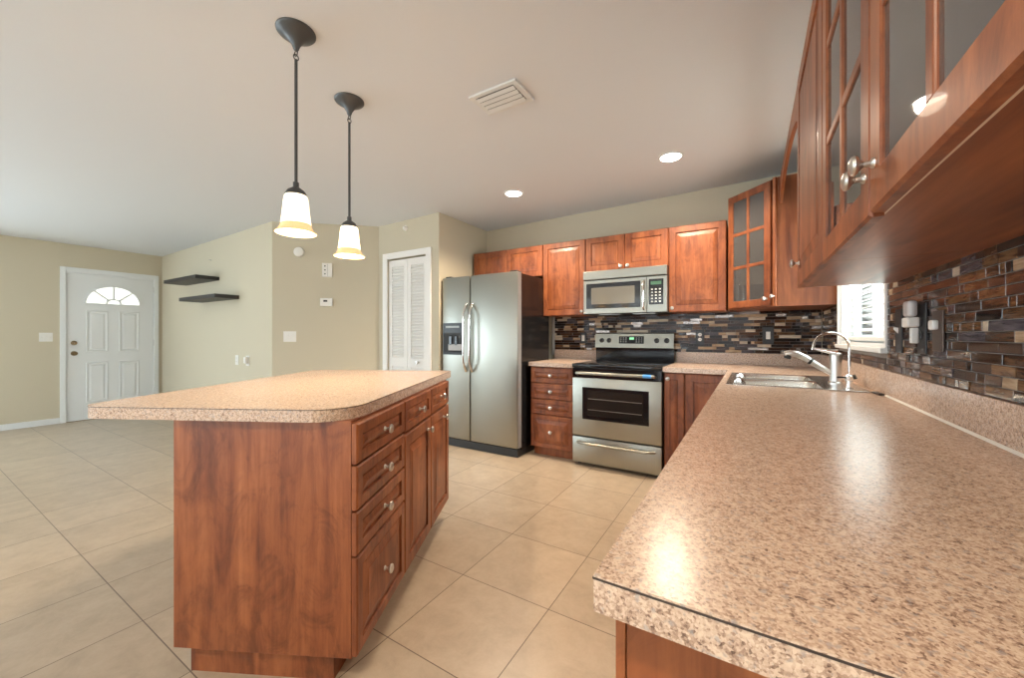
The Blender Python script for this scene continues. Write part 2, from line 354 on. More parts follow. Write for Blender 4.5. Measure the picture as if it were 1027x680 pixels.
m.box(fc-fr_-.018, fc+fr_+.018, -.006, .008, fz-.018, fz)
a_ = arc(.085, 14); b2 = arc(.062, 14)
m.rings([[(x, .006, z) for x, z in a_], [(x, 0, z) for x, z in a_], [(x, 0, z) for x, z in b2], [(x, .006, z) for x, z in b2]], False, False, False)
for ang in (45, 90, 135):
    c, s_ = math.cos(math.radians(ang)), math.sin(math.radians(ang)); p = .010
    m.xz([(fc+.08*c-p*s_, fz+.88*.08*s_+p*c), (fc+.08*c+p*s_, fz+.88*.08*s_-p*c), (fc+fr_*c+p*s_, fz+.88*fr_*s_-p*c), (fc+fr_*c-p*s_, fz+.88*fr_*s_+p*c)], 0, .006)
m.build('muntin', WHITE, d1)
for nm, z in (('deadbolt', 1.056), ('door_knob', .916)):
    m = MB()
    if nm == 'deadbolt': m.lathe([(.03, 0), (.03, .008), (.022, .014), (.02, .024)], (1.40, .008, z), (0, -1, 0)); m.box(1.396, 1.404, -.03, -.014, z-.012, z+.012)
    else: m.lathe([(.031, 0), (.031, .006), (.014, .012), (.012, .03), (.026, .038), (.029, .05), (.024, .062), (.008, .066)], (1.40, .008, z), (0, -1, 0))
    m.build(nm, BRASS, d1, True)
for z in (.25, 1.05, 1.85): MB().cyl((y1+.002, .002, z-.045), (y1+.002, .002, z+.045), .005).build('hinge', NICKEL, d1)
MB().box(y0, y1, -.01, .07, 0, .006).build('threshold', BRASS, d1)

# ------------------------------------------------------------------ louvred pantry door
d2 = struct(thing('door_2', 'white louvred bifold pantry door in the pantry wall', 'door', (0, 3.117, 0)))
x0, x1, zt = PD; m = MB(); cas = .07
m.box(x0-cas, x0+.004, -.018, 0, 0, zt+cas, .004); m.box(x1-.004, x1+cas, -.018, 0, 0, zt+cas, .004); m.box(x0+.004, x1-.004, -.018, 0, zt, zt+cas, .004)
m.build('door_frame', LWHITE, d2)
xm = (x0+x1)/2
for a, b in ((x0+.006, xm-.002), (xm+.002, x1-.006)):
    m = MB(); fr_w = .052; z0, z1 = .012, zt-.014
    m.box(a, a+fr_w, .012, .04, z0, z1); m.box(b-fr_w, b, .012, .04, z0, z1)
    for zz in ((z0, z0+.14), (.80, .90), (z1-.075, z1)): m.box(a+fr_w, b-fr_w, .012, .04, *zz)
    lf = m.build('door_leaf', LWHITE, d2)
    m = MB(); z = z0+.14
    while z < z1-.10:
        if not (.765 < z < .90):
            m.rings([[(xx, .036, z+.034), (xx, .030, z+.038), (xx, .012, z+.006), (xx, .018, z+.001)] for xx in (a+fr_w-.003, b-fr_w+.003)])
        z += .034
    m.build('louvre_slats', LWHITE, lf)
m = MB(); m.lathe([(.012, 0), (.008, .006), (.007, .016), (.016, .022), (.019, .03), (.014, .037), (.003, .039)], (-3.12, .012, .858), (0, -1, 0)); m.build('knob', NICKEL, d2, True)

# ------------------------------------------------------------------ kitchen window + blind
w1 = struct(thing('window_1', 'white framed kitchen window in the right wall beyond the wall cabinets', 'window', (RW, 0, 0), R_Y))
a, b, c, d = -W1[1], -W1[0], W1[2], W1[3]            # local x = -Y
m = MB(); m.frame(a, b, c, d, .0, .1, .022); m.frame(a+.022, b-.022, c+.022, d-.022, .055, .09, .04); m.box((a+b)/2-.02, (a+b)/2+.02, .055, .09, c+.06, d-.06); m.build('window_frame', WHITE, w1)
m = MB(); m.box(a+.06, b-.06, .07, .075, c+.06, d-.06); m.build('pane', PANE, w1)
m = MB(); m.box(a-.012, b+.006, -.03, .05, c-.02, c+.004, .004); m.box(a-.02, a+.006, -.016, .0, c+.004, d+.03, .003); m.box(b-.004, b+.02, -.016, .0, c+.004, d+.03, .003); m.box(a-.02, b+.02, -.016, 0, d+.0, d+.045, .003); m.build('window_casing', WHITE, w1)
bl = thing('window_blind', 'white slatted blind hanging in the kitchen window', 'blind', (RW, 0, 0), R_Y)
m = MB(); m.box(a+.026, b-.026, .004, .05, d-.06, d-.026, .003); m.build('head_rail', SLAT, bl)
m = MB(); z = c+.085
while z < d-.07:
    m.rings([[(xx, .004, z-.006), (xx, .027, z+.003), (xx, .05, z+.008), (xx, .05, z+.011), (xx, .027, z+.006), (xx, .004, z-.003)] for xx in (a+.03, b-.03)]); z += .040
m.build('slats', SLAT, bl)
m = MB(); m.box(a+.03, b-.03, .008, .048, c+.03, c+.052, .004); m.build('bottom_rail', SLAT, bl)
m = MB()
for xx in (a+.18, (a+b)/2, b-.18): m.cyl((xx, .003, c+.05), (xx, .003, d-.06), .0012, seg=6)
m.build('ladder_cord', SLAT, bl)

# ------------------------------------------------------------------ mosaic backsplash
def mosaic(name, u0, u1, z0, z1, hole, label, loc, rz, seed):
    rnd = random.Random(seed); m = MB(); m.box(u0, u1, -.003, 0, z0, z1) if not hole else None
    if hole:
        a, b, c = hole; m.box(u0, a, -.003, 0, z0, z1); m.box(b, u1, -.003, 0, z0, z1); m.box(a, b, -.003, 0, z0, c)
    rh = .0262; z = z0+.0012; wts = [28, 19, 8, 20, 4, 3, 24, 1.5] if hole else [16, 11, 8, 30, 15, 6, 9, 14]
    while z+.01 < z1:
        h = min(rh-.0022, z1-z); u = u0-rnd.random()*.08
        while u < u1:
            wd = rnd.choice((.026, .045, .06, .075, .1, .125, .15)); a, b = max(u, u0), min(u+wd-.0022, u1)
            u += wd
            if b-a < .004: continue
            spans = [(a, b)]
            if hole and z+h > hole[2]:
                spans = [(p, q) for p, q in ((a, min(b, hole[0])), (max(a, hole[1]), b)) if q-p > .004]
            mi = 1+rnd.choices(range(8), wts)[0]; t = .007+rnd.random()*.0012; tx, tz = rnd.uniform(-.02, .02), rnd.uniform(-.05, .05)
            for p, q in spans:
                m.mi = mi
                def yy(x, zz): return -(t+(x-p)*tx*.6+(zz-z)*tz)
                e = .0012
                m.rings([[(p, -.002, z), (q, -.002, z), (q, -.002, z+h), (p, -.002, z+h)], [(p, yy(p, z)+e, z), (q, yy(q, z)+e, z), (q, yy(q, z+h)+e, z+h), (p, yy(p, z+h)+e, z+h)],
                         [(p+e, yy(p, z), z+e), (q-e, yy(q, z), z+e), (q-e, yy(q, z+h), z+h-e), (p+e, yy(p, z+h), z+h-e)]], False)
        z += rh
    o = m.build(name, [GROUT]+TILEC); place(o, (loc[0]-(.0012 if rz else 0), loc[1]-(0 if rz else .0012), 0), rz); return tag(o, label, 'backsplash')
mosaic('mosaic_backsplash', -1.875, RW-.012, 1.0, 1.368, None, 'brown glass mosaic strip tiles on the back wall above the stove', (0, BW, 0), 0, 3)
mosaic('mosaic_backsplash', -(BW-.012), -.39, 1.004, 1.372, (-W1[1]-.02, -W1[0]+.02, W1[2]-.018), 'brown glass mosaic strip tiles on the right wall beside the window', (RW, 0, 0), R_Y, 11)
tag(MB().box(-1.912, -1.877, BW-.012, BW, .94, 1.37, .002).build('tile_edge_trim', mat('grey_tile_trim', (.42, .41, .38), .4)), 'grey vertical edge strip beside the back wall tiles next to the fridge', 'trim')

# ------------------------------------------------------------------ cabinets
CT = .90; CB = .862
def carcass(m, x0, x1, y0, y1, z0, z1): m.box(x0, x1, y0, y1, z0, z1)
def upper(name, label, x0, x1, z0, z1, depth, doors, loc, rz, knobs, group=None):
    """solid wall cabinet; local front at y=0 (doors stand proud to -0.02), body behind to +depth"""
    t = thing(name, label, 'cabinet', loc, rz, group)
    m = MB(); m.box(x0, x1, .0, depth, z0, z1, .001); m.build('body', WOOD, t)
    n = doors; wd = (x1-x0)/n
    for i in range(n):
        a, b = x0+i*wd+.002, x0+(i+1)*wd-.002
        m = MB(); m.raised(a, b, z0+.002, z1-.002, -.001, .02); dr = m.build('door', WOOD, t)
        kx = knobs[i]
        if kx is not None: knob(dr, a+.03 if kx == 'l' else b-.03, -.021, z0+.035)
    return t
UB, UT = 1.360, 2.115
upper('wall_cabinet', 'short cherry wall cabinet with two doors above the fridge', -2.779, -1.869, 1.785, UT, .30, 2, (0, 3.70, 0), 0, ('r', 'l'))
upper('wall_cabinet', 'cherry wall cabinet between the fridge cabinet and the microwave', -1.867, -1.397, UB, UT, .30, 1, (0, 3.70, 0), 0, ('r',))
upper('wall_cabinet', 'short cherry wall cabinet with two doors above the microwave', -1.395, -.621, 1.775, UT, .30, 2, (0, 3.70, 0), 0, ('r', 'l'))
upper('wall_cabinet', 'cherry wall cabinet between the microwave and the glass corner cabinet', -.619, -.168, UB, UT, .30, 1, (0, 3.70, 0), 0, ('l',))

def glass_door(t, a, b, z0, z1, y, cols, rows, kn, kz=.075, fr=.064):
    m = MB(); th = .02
    def R(i, yy): return [(a+i, yy, z0+i), (b-i, yy, z0+i), (b-i, yy, z1-i), (a+i, yy, z1-i)]
    m.rings([R(fr, y), R(0, y), R(0, y-th+.005), R(.005, y-th), R(fr-.003, y-th), R(fr, y-th+.003), R(fr, y)], False, False)
    mw = .0125
    for i in range(1, cols): x = a+fr+(b-a-2*fr)*i/cols; m.box(x-mw, x+mw, y-th+.001, y-.002, z0+fr-.002, z1-fr+.002, .003)
    for j in range(1, rows): z = z0+fr+(z1-z0-2*fr)*j/rows; m.box(a+fr-.002, b-fr+.002, y-th+.002, y-.002, z-mw, z+mw, .003)
    d = m.build('door', WOOD, t)
    MB().box(a+fr-.002, b-fr+.002, y-th+.006, y-th+.009, z0+fr-.004, z1-fr+.004).build('glass', CABGLASS, d)
    if kn: knob(d, a+.03 if kn == 'l' else b-.03, y-th, z0+kz)
    return d
def hollow(m, x0, x1, depth, z0, z1, sh=2):
    t = .016
    m.box(x0, x0+t, 0, depth, z0, z1); m.box(x1-t, x1, 0, depth, z0, z1); m.box(x0+t, x1-t, 0, depth, z0, z0+t); m.box(x0+t, x1-t, 0, depth, z1-t, z1); m.box(x0+t, x1-t, depth-.008, depth, z0+t, z1-t)
def shelves(t, x0, x1, depth, z0, z1, n):
    for i in range(1, n+1): z = z0+(z1-z0)*i/(n+1); MB().box(x0+.018, x1-.018, .03, depth-.01, z-.008, z+.008).build('shelf', WOODX, t)

# corner cabinet with glass door
A = Vector((-.15, 3.68)); Bc = Vector((.17, 3.36)); UT2 = 2.285
ct = thing('corner_wall_cabinet', 'tall cherry corner wall cabinet with a six pane glass door', 'cabinet', (A.x, A.y, 0), -PI/4)
iv = Matrix.Rotation(PI/4, 2)
def lc(x, y): v = iv @ (Vector((x, y))-A); return (v.x, v.y)
Ld = (Bc-A).length
m = MB(); pts = [lc(*A), lc(*Bc), lc(RW-.002, Bc.y), lc(RW-.002, BW-.002), lc(A.x, BW-.002)]; t_ = .016
m.prism(pts, UB+.003, UB+.003+t_); m.prism(pts, UT2-t_, UT2)
def slabw(p, q, nx, ny): p = Vector(p); q = Vector(q); n = Vector((nx, ny))*t_; m.prism([lc(*p), lc(*q), lc(*(q+n)), lc(*(p+n))], UB+.003+t_, UT2-t_)
slabw((Bc.x, Bc.y), (RW-.002, Bc.y), 0, 1); slabw((RW-.002-t_, Bc.y+t_), (RW-.002-t_, BW-.002), 1, 0); slabw((A.x, BW-.002-t_), (RW-.02, BW-.002-t_), 0, 1); slabw((A.x, A.y+.01), (A.x, BW-.02), 1, 0)
m.build('body', SIDEP, ct)
m = MB(); m.box(0, .022, -.002, .015, UB+.003, UT2); m.box(Ld-.035, Ld, -.002, .015, UB+.003, UT2); m.build('face_frame', WOOD, ct)
glass_door(ct, .012, Ld-.045, UB+.012, UT2-.008, -.003, 2, 3, 'r', .05, .055)
for zz in (1.66, 1.97): MB().prism([lc(A.x+.05, A.y+.03), lc(Bc.x+.03, Bc.y+.05), lc(RW-.03, Bc.y+.05), lc(RW-.03, BW-.03), lc(A.x+.05, BW-.03)], zz, zz+.016).build('shelf', WOODX, ct)
m = MB(); m.xz([(Ld-.028, UB+.004), (Ld-.006, UB+.004), (Ld-.006, UT2), (Ld-.028, UT2)], -.02, -.004); fp = m.build('filler_strip', WOOD, ct)
knob(fp, Ld-.017, -.02, UB+.075, .9)

# right wall cabinets (local x = far end -> viewer)
FX = .198
def rcab(label, ya, yb): return thing('wall_cabinet', label, 'cabinet', (FX, ya, 0), R_Y)
rb, rt = 1.364, 2.28; dep = RW-FX-.002
c1 = rcab('cherry wall cabinet with one solid door beside the kitchen window', 2.135, 1.43)
w_ = 2.135-1.431
m = MB(); m.box(0, w_, 0, dep, rb, rt, .001); m.build('body', WOODX, c1)
m = MB(); m.raised(.002, w_-.002, rb-.002, rt-.004, -.001, .02, .07); dr = m.build('door', WOOD, c1); knob(dr, .09, -.021, rb+.095, 1.0)
c2 = rcab('large cherry wall cabinet with two glass doors over the near worktop', 1.429, .38)
w_ = 1.429-.38; hm = 1.429-.905
m = MB(); hollow(m, 0, w_, dep, rb, rt); m.build('body', WOODX, c2); shelves(c2, 0, w_, dep, rb, rt, 2)
glass_door(c2, .002, hm-.0015, rb-.007, rt-.004, -.001, 2, 3, 'r', .078)
glass_door(c2, hm+.0015, w_-.002, rb-.002, rt-.004, -.001, 2, 3, 'l', .078)
MB().box(0, w_, .0, .003, rb-.0012, rb).build('edge_band', mat('pale_edge_band', (.75, .6, .48), .4), c2)
# arched valance above the window
m = MB(); n = 24; y0, y1 = 2.137, 3.358
top = [(-(y1), UT2-.005), (-(y0), UT2-.005)]; pts = []
for i in range(n+1):
    s_ = i/n; z = 2.09+.12*min(1, math.sin(PI*s_)**.55 if 0 < s_ < 1 else 0); pts.append((-y0-(y1-y0)*s_, z))
m.xz([(-y1, UT2-.005), *[(x, z) for x, z in reversed(pts)], (-y0, UT2-.005)], 0, .018)
tag(place(m.build('arched_valance', WOODX), (.180, 0, 0), R_Y), 'arched cherry valance bridging the cabinets above the kitchen window', 'valance')

# base cabinets
def drawer(t, a, b, z0, z1, y=0, kn=True, mt=None):
    m = MB(); m.raised(a+.002, b-.002, z0+.002, z1-.002, y-.001, .02, .038); d = m.build('drawer', mt or WOOD, t)
    if kn: knob(d, (a+b)/2, y-.021, (z0+z1)/2)
    return d
def bdoor(t, a, b, z0, z1, side, y=0, kz=.045, koff=.032):
    m = MB(); m.raised(a+.002, b-.002, z0+.002, z1-.002, y-.001, .02, .055); d = m.build('door', WOOD, t)
    if side: knob(d, a+koff if side == 'l' else b-koff, y-.021, z1-kz)
    return d
def bbody(t, x0, x1, depth, toe=.09, top=CB, tdep=.06, mt=None):
    m = MB(); m.box(x0, x1, 0, depth, toe, top, .001); m.build('body', mt or WOOD, t)
    MB().box(x0+.003, x1-.003, tdep, depth-.002, 0, toe).build('toe_kick', PANEL, t)
FY = 3.33
t = thing('drawer_base_cabinet', 'narrow cherry base cabinet of four drawers between fridge and stove', 'cabinet', (0, FY, 0))
bbody(t, -1.815, -1.372, BW-FY-.002)
for z0, z1 in ((.705, .852), (.553, .702), (.405, .550), (.092, .402)): drawer(t, -1.812, -1.375, z0, z1)
t = thing('base_cabinet', 'cherry corner base cabinet with two doors right of the stove', 'cabinet', (0, FY, 0))
m = MB(); m.box(-.596, -.10, 0, BW-FY-.002, .09, CB, .001); m.build('body', WOOD, t); MB().box(-.593, -.10, .06, BW-FY-.004, 0, .09).build('toe_kick', PANEL, t)
bdoor(t, -.592, -.440, .092, .855, 'l'); bdoor(t, -.436, -.115, .092, .855, None)
BX = -.110
def rbase(label, ya, yb): return thing('base_cabinet', label, 'cabinet', (BX, ya, 0), R_Y)
bd = RW-BX-.002
t = rbase('cherry sink base cabinet with two doors below the sink', 3.32, 2.20)
m = MB(); m.box(0, .016, 0, bd, .09, CB); m.box(1.103, 1.119, 0, bd, .09, CB); m.box(.016, 1.103, 0, bd, .09, .106); m.box(.016, 1.103, bd-.008, bd, .106, CB); m.frame(.016, 1.103, .106, CB, 0, .014, .03); m.build('body', WOOD, t)
MB().box(.003, 1.116, .06, bd-.002, 0, .09).build('toe_kick', PANEL, t)
for a, b, s_ in ((.20, .66, 'r'), (.66, 1.117, 'l')): bdoor(t, a, b, .092, .70, s_); drawer(t, a, b, .705, .852, kn=False)
t = rbase('cherry base cabinet with drawers over doors beneath the middle of the long worktop', 2.199, 1.30); bbody(t, 0, .898, bd)
for a, b, s_ in ((.002, .449, 'r'), (.449, .896, 'l')): bdoor(t, a, b, .092, .70, s_); drawer(t, a, b, .705, .852)
t = rbase('cherry end base cabinet beneath the near end of the long worktop', 1.299, .43)
m = MB(); m.box(0, .849, 0, bd, .09, CB, .001); m.build('body', WOOD, t); MB().box(.003, .845, .06, bd-.002, 0, .09).build('toe_kick', PANEL, t)
MB().box(.85, .868, -.006, bd, 0, CB, .001).build('end_panel', PANEL, t)
MB().box(.852, .869, -.018, -.007, .09, CB, .001).build('edge_strip', WOOD, t)
for a, b, s_ in ((.002, .424, 'r'), (.424, .846, 'l')): bdoor(t, a, b, .092, .70, s_); drawer(t, a, b, .705, .852)

# island
TH = math.radians(27); IO = (-1.107, .808, 0); IR = TH+PI/2
IT = .915; IB = IT-.042
CWID = .62
i1 = thing('island_drawer_cabinet', 'cherry island cabinet of four drawers with a plain end panel facing the viewer', 'cabinet', IO, IR)
m = MB(); m.box(.018, .441, 0, CWID, .10, IB, .001); m.build('body', WOOD, i1)
MB().box(0, .0175, -.0, CWID, .10, IB, .001).build('end_panel', PANEL, i1)
MB().box(.03, .441, .075, CWID-.035, 0, .10).build('toe_kick', PANEL, i1)
for z0, z1 in ((.730, .866), (.579, .727), (.432, .576), (.104, .429)): drawer(i1, .0, .441, z0, z1)
i2 = thing('island_door_cabinet', 'cherry island cabinet of two small drawers over two doors', 'cabinet', IO, IR)
m = MB(); m.box(.443, 1.245, 0, CWID, .10, IB, .001); m.build('body', WOOD, i2)
MB().box(.443, 1.20, .075, CWID-.035, 0, .10).build('toe_kick', PANEL, i2)
for a, b in ((.443, .842), (.844, 1.243)): drawer(i2, a, b, .722, .866); bdoor(i2, a, b, .104, .716, 'r', koff=.06 if a < .8 else .14, kz=.055)
it = thing('island_worktop', 'speckled tan laminate island worktop with rounded front corners', 'worktop', IO, IR)
# local x = along depth (v), local y = -u
pl = rrect(-.03, 1.385, -.004, .945, (.14, .02, .05, .07), 10)
m = MB(); m.prism(pl, IB, IT); m.build('top', LAM, it)
ps = rrect(-.0308, 1.3858, -.0048, .9458, (.14, .02, .05, .07), 10)
m = MB(); m.prism(ps, IT-.0042, IT-.0024); m.build('edge_seam', SEAM, it)

# worktops
SKX0, SKX1, SKY0, SKY1 = -.108, .455, 2.275, 3.02
wt = thing('worktop', 'L shaped speckled tan laminate worktop running along the right wall around the sink', 'worktop', (0, 0, 0))
UX = .483
m = MB(); hx0, hx1, hy0, hy1 = SKX0+.014, SKX1-.014, SKY0+.014, SKY1-.014
m.box(-.140, UX, .393, hy0, CB, CT); m.box(-.140, hx0, hy0, hy1, CB, CT); m.box(hx1, UX, hy0, hy1, CB, CT); m.box(-.140, UX, hy1, BW-.02, CB, CT); m.box(-.598, -.140, 3.29, BW-.02, CB, CT)
m.build('top', LAM, wt)
m = MB(); m.box(UX, RW-.001, .393, BW-.002, CB, 1.004, .002); m.box(-.598, UX, BW-.02, BW-.002, CB, 1.0, .002); m.build('upstand', LAM, wt)
m = MB(); m.box(-.1408, UX, .3922, .3935, CT-.0042, CT-.0022); m.box(-.1412, -.1398, .3925, 3.29, CT-.0040, CT-.0026); m.build('edge_seam', SEAM, wt)
m = MB(); m.rings([[(UX-.006, y, CT), (UX, y, CT), (UX, y, CT+.006)] for y in (.393, 2.2)]); m.build('caulk_line', CAULK, wt)
wl = thing('worktop', 'short speckled tan worktop between the fridge and the stove', 'worktop', (0, 0, 0))
m = MB(); m.box(-1.825, -1.367, 3.29, BW-.02, CB, CT); m.build('top', LAM, wl)
MB().box(-1.872, -1.367, BW-.02, BW-.002, CB, 1.0, .002).build('upstand', LAM, wl)

# ------------------------------------------------------------------ sink and taps
sk = thing('sink', 'stainless steel double bowl sink set into the long worktop', 'sink', (0, 0, CT))
m = MB(); bx0, bx1 = -.078, .300; bys = ((2.305, 2.635), (2.66, 2.99)); zt = .005
m.box(SKX0, bx0, SKY0, SKY1, .0006, zt, .002); m.box(bx1, SKX1, SKY0, SKY1, .0006, zt, .002)
for a, b in ((SKY0, bys[0][0]), (bys[0][1], bys[1][0]), (bys[1][1], SKY1)): m.box(bx0, bx1, a, b, .0006, zt, .0008)
m.build('rim', STEELD, sk)
for a, b in bys:
    m = MB(); rg = []
    for i, z, r in ((-.001, zt-.0002, .03), (.004, .001, .04), (.008, -.02, .05), (.016, -.15, .05), (.03, -.172, .05), (.06, -.18, .05)):
        rg.append([(x, y, z) for x, y in rrect(bx0+i, bx1-i, a+i, b-i, r, 5)])
    m.rings(rg, False, True)
    for cx, cy, sx, sy in ((bx0, a, 1, 1), (bx1, a, -1, 1), (bx1, b, -1, -1), (bx0, b, 1, -1)):
        m._f([m.bm.verts.new(p) for p in ((cx-.002*sx, cy-.002*sy, zt-.0004), (cx+.014*sx, cy, zt-.0004), (cx, cy+.014*sy, zt-.0004))])
    bw = m.build('bowl', STEELD, sk, True)
    m = MB(); m.lathe([(.045, 0), (.042, .004), (.03, .002), (.012, .003)], ((bx0+bx1)/2, (a+b)/2, -.18)); m.build('drain', CHROME, bw, True)
fc_ = thing('faucet', 'brushed steel kitchen faucet with a slanted pull-out spout', 'faucet', (.375, 2.585, CT+.005))
m = MB(); m.lathe([(.033, 0), (.033, .006), (.025, .012), (.024, .06), (.026, .115), (.027, .145), (.024, .156), (.012, .16)], (0, 0, 0)); m.build('body', NICKEL, fc_, True)
m = MB(); m.tube([(-.012, .0, .050), (-.045, .0, .070), (-.085, .0, .098), (-.125, .0, .128), (-.16, .0, .147), (-.19, .0, .152), (-.215, .0, .147)], [.014, .0145, .0155, .0165, .017, .018, .016], 14); sp_ = m.build('spout', NICKEL, fc_, True)
MB().cyl((-.098, 0, .108), (-.108, 0, .115), .0172).build('spout_ring', BLACKM, sp_)
MB().lathe([(.016, 0), (.017, .016), (.013, .02)], (-.200, 0, .142), (-.25, 0, -1)).build('spray_nozzle', BLACKM, sp_, True)
m = MB(); m.tube([(.006, 0, .158), (-.025, .004, .164), (-.06, .008, .172), (-.088, .01, .178)], [.018, .013, .009, .007]); m.build('lever', CHROME, fc_, True)
ff = thing('filter_faucet', 'slim gooseneck water filter tap at the near end of the sink', 'faucet', (.388, 2.335, CT+.005))
m = MB(); m.lathe([(.02, 0), (.02, .004), (.012, .01), (.011, .035), (.016, .04), (.017, .06), (.009, .068)], (0, 0, 0)); m.build('base', CHROME, ff, True)
pts = [(0, 0, .06), (0, 0, .17)]+[(-.07+.07*math.cos(a), .03*(math.cos(a)-1), .19+.07*math.sin(a)) for a in [PI*i/14 for i in range(0, 14)]]+[(-.142, -.06, .18)]
MB().tube(pts, .0055, 10).build('gooseneck', CHROME, ff, True)
m = MB(); m.tube([(0, 0, .05), (-.025, -.012, .055), (-.045, -.02, .055)], [.005, .004, .005], 8); m.tube([(.006, .002, .052), (.022, -.004, .06)], [.008, .012], 10); m.build('lever', BLACKM, ff, True)
m = MB(); m.box(-.010, .010, -.055, .03, 0, .008, .003); rb_ = tag(place(m.build('rubber_strip', RUBBER), (.466, 2.255, CT+.0002), math.radians(4)), 'small dark rubber strip lying at the near sink corner against the upstand', 'strip')

# ------------------------------------------------------------------ fridge
fx0, fx1, fy = -2.79, -1.863, 3.146
fr = thing('refrigerator', 'stainless side-by-side fridge with black sides and a door dispenser', 'refrigerator', (0, fy, 0))
FT = 1.762
MB().box(fx0+.004, fx1-.002, .075, .68, .06, FT-.01, .004).build('body', FRSIDE, fr)
MB().box(fx0+.02, fx1-.01, .02, .66, 0.0, .075, .003).build('kick_plate', BLACKM, fr)
xs_ = -2.421
def fdoor(a, b):
    m = MB(); m.box(a, b, 0, .068, .085, FT, .012); return m.build('door', STEEL, fr, True)
dl = fdoor(fx0, xs_-.004); drr = fdoor(xs_+.004, fx1)
MB().box(fx1-.0004, fx1+.003, .012, .07, .09, FT-.006, .001).build('edge_trim', mat('satin_edge_trim', (.45, .44, .42), .55, .6), drr)
for x, dd in ((-2.462, dl), (-2.385, drr)):
    m = MB(); pts = []
    for i in range(17):
        s_ = i/16; pts.append((x, -.012-.05*min(1, math.sin(PI*s_)*2.2), .79+.68*s_))
    m.tube(pts, [.010 if 1 < i < 15 else .014 for i in range(17)], 12); m.build('handle', CHROME, dd, True)
m = MB(); m.frame(-2.775, -2.510, .955, 1.285, -.006, .004, .012); m.box(-2.763, -2.522, -.004, .004, 1.18, 1.273); dp = m.build('dispenser_panel', PLASTK, dl)
MB().box(-2.763, -2.522, -.0008, .0006, .967, 1.18).build('recess', DARKIN, dp)
m = MB(); m.box(-2.74, -2.56, -.0055, -.003, 1.235, 1.255); m.build('display', mat('dispenser_display', (.35, .36, .34), .3), dp)
m = MB(); m.box(-2.69, -2.655, -.012, -.001, 1.05, 1.15, .004); m.box(-2.615, -2.58, -.012, -.001, 1.05, 1.15, .004); m.build('paddle', BLACK, dp)
MB().box(-2.70, -2.53, -.012, -.001, 1.0, 1.065, .003).build('ice_chute', mat('grey_dispenser_plastic', (.42, .40, .38), .3), dp)
MB().box(-2.76, -2.525, -.018, -.001, .967, .982, .003).build('drip_tray', PLASTK, dp)
for a in (fx0+.03, fx1-.10): MB().box(a, a+.07, .02, .12, FT, FT+.014, .004).build('hinge_cap', PLASTK, fr)

# ------------------------------------------------------------------ stove
rx0, rx1, ry = -1.362, -.602, 3.27
st = thing('stove', 'stainless freestanding electric stove with a black glass cooktop', 'stove', (0, ry, 0))
MB().box(rx0+.004, rx1-.004, .03, BW-ry-.03, .03, .872, .002).build('body', BLACKM, st)
for x in (rx0+.04, rx1-.04):
    for y in (.08, .6): MB().cyl((x, y, 0), (x, y, .03), .018).build('foot', BLACKM, st)
m = MB(); m.box(rx0-.004, rx1+.004, -.004, .64, .872, .9035, .005); ck = m.build('cooktop', BLACK, st, True)
RING = mat('burner_ring_print', (.13, .12, .115), .25)
for x, y, r in ((rx0+.2, .17, .105), (rx1-.19, .17, .085), (rx0+.2, .45, .075), (rx1-.19, .45, .105)):
    m = MB(); n = 40
    for r0 in (r, r*.62): m.rings([[(x+q*math.cos(2*PI*i/n), y+q*math.sin(2*PI*i/n), .9037) for i in range(n)] for q in (r0, r0-.005)], False, False)
    m.build('burner_ring', RING, ck)
dz0, dz1 = .268, .782
m = MB(); m.box(rx0, rx1, -.0, .03, dz0, dz1, .006); od = m.build('oven_door', STEEL, st, True)
MB().box(rx0+.003, rx1-.003, .004, .03, dz1, .866).build('door_top_band', BLACK, od)
m = MB(); m.box(-1.268, -.70, -.004, .002, .418, .70, .004); og = m.build('window_surround', BLACK, od)
m = MB(); m.box(-1.225, -.745, -.0052, -.003, .452, .672); ow = m.build('window_glass', DKGLASS, od)
m = MB()
for z in (.505, .60): m.cyl((-1.215, -.0056, z), (-.755, -.0056, z), .0022, seg=6)
m.build('oven_rack', RACK, ow)
m = MB(); hz = .825; m.tube([(rx0+.05, 0, hz-.01), (rx0+.055, -.038, hz), (rx0+.075, -.046, hz), (rx1-.075, -.046, hz), (rx1-.055, -.038, hz), (rx1-.05, 0, hz-.01)], .0135, 14); oh = m.build('handle', STEEL, od, True)
MB().cyl((rx1-.135, -.046, hz), (rx1-.07, -.046, hz), .0148).build('protective_film', BLUE, oh)
m = MB(); m.box(rx0, rx1, 0, .03, .03, .258, .006); dw = m.build('drawer', STEEL, st, True)
m = MB(); pts = []
for i in range(21):
    s_ = i/20; pts.append((rx0+.05+(rx1-rx0-.10)*s_, -.008-.035*min(1, math.sin(PI*s_)*3), .212))
m.tube(pts, .012, 12); m.build('handle', STEEL, dw, True)
# console
cy = .60
m = MB(); m.rings([[(x, cy+.02, .9035), (x, cy+.012, 1.03), (x, cy-.012, 1.035), (x, cy+.008, 1.172), (x, cy+.03, 1.18), (x, .70, 1.18), (x, .70, .9035)] for x in (rx0+.004, rx1-.004)]); cs = m.build('backguard', BLACK, st)
def cpt(s_, out): return (cy-.012+.02*s_-out*.99, 1.035+.137*s_+out*.14*0)
m = MB(); (ya, za), (yb, zb) = cpt(0, .003), cpt(1, .003); m.rings([[(x, ya, za), (x, ya+.003, za), (x, yb+.003, zb), (x, yb, zb)] for x in (rx0+.004, rx1-.004)]); cp = m.build('control_panel', STEEL, st)
m = MB(); (ya, za), (yb, zb) = cpt(.3, .006), cpt(.82, .006); m.rings([[(x, ya, za), (x, ya+.003, za), (x, yb+.003, zb), (x, yb, zb)] for x in (-1.115, -.875)]); ds = m.build('display_panel', BLACK, cp)
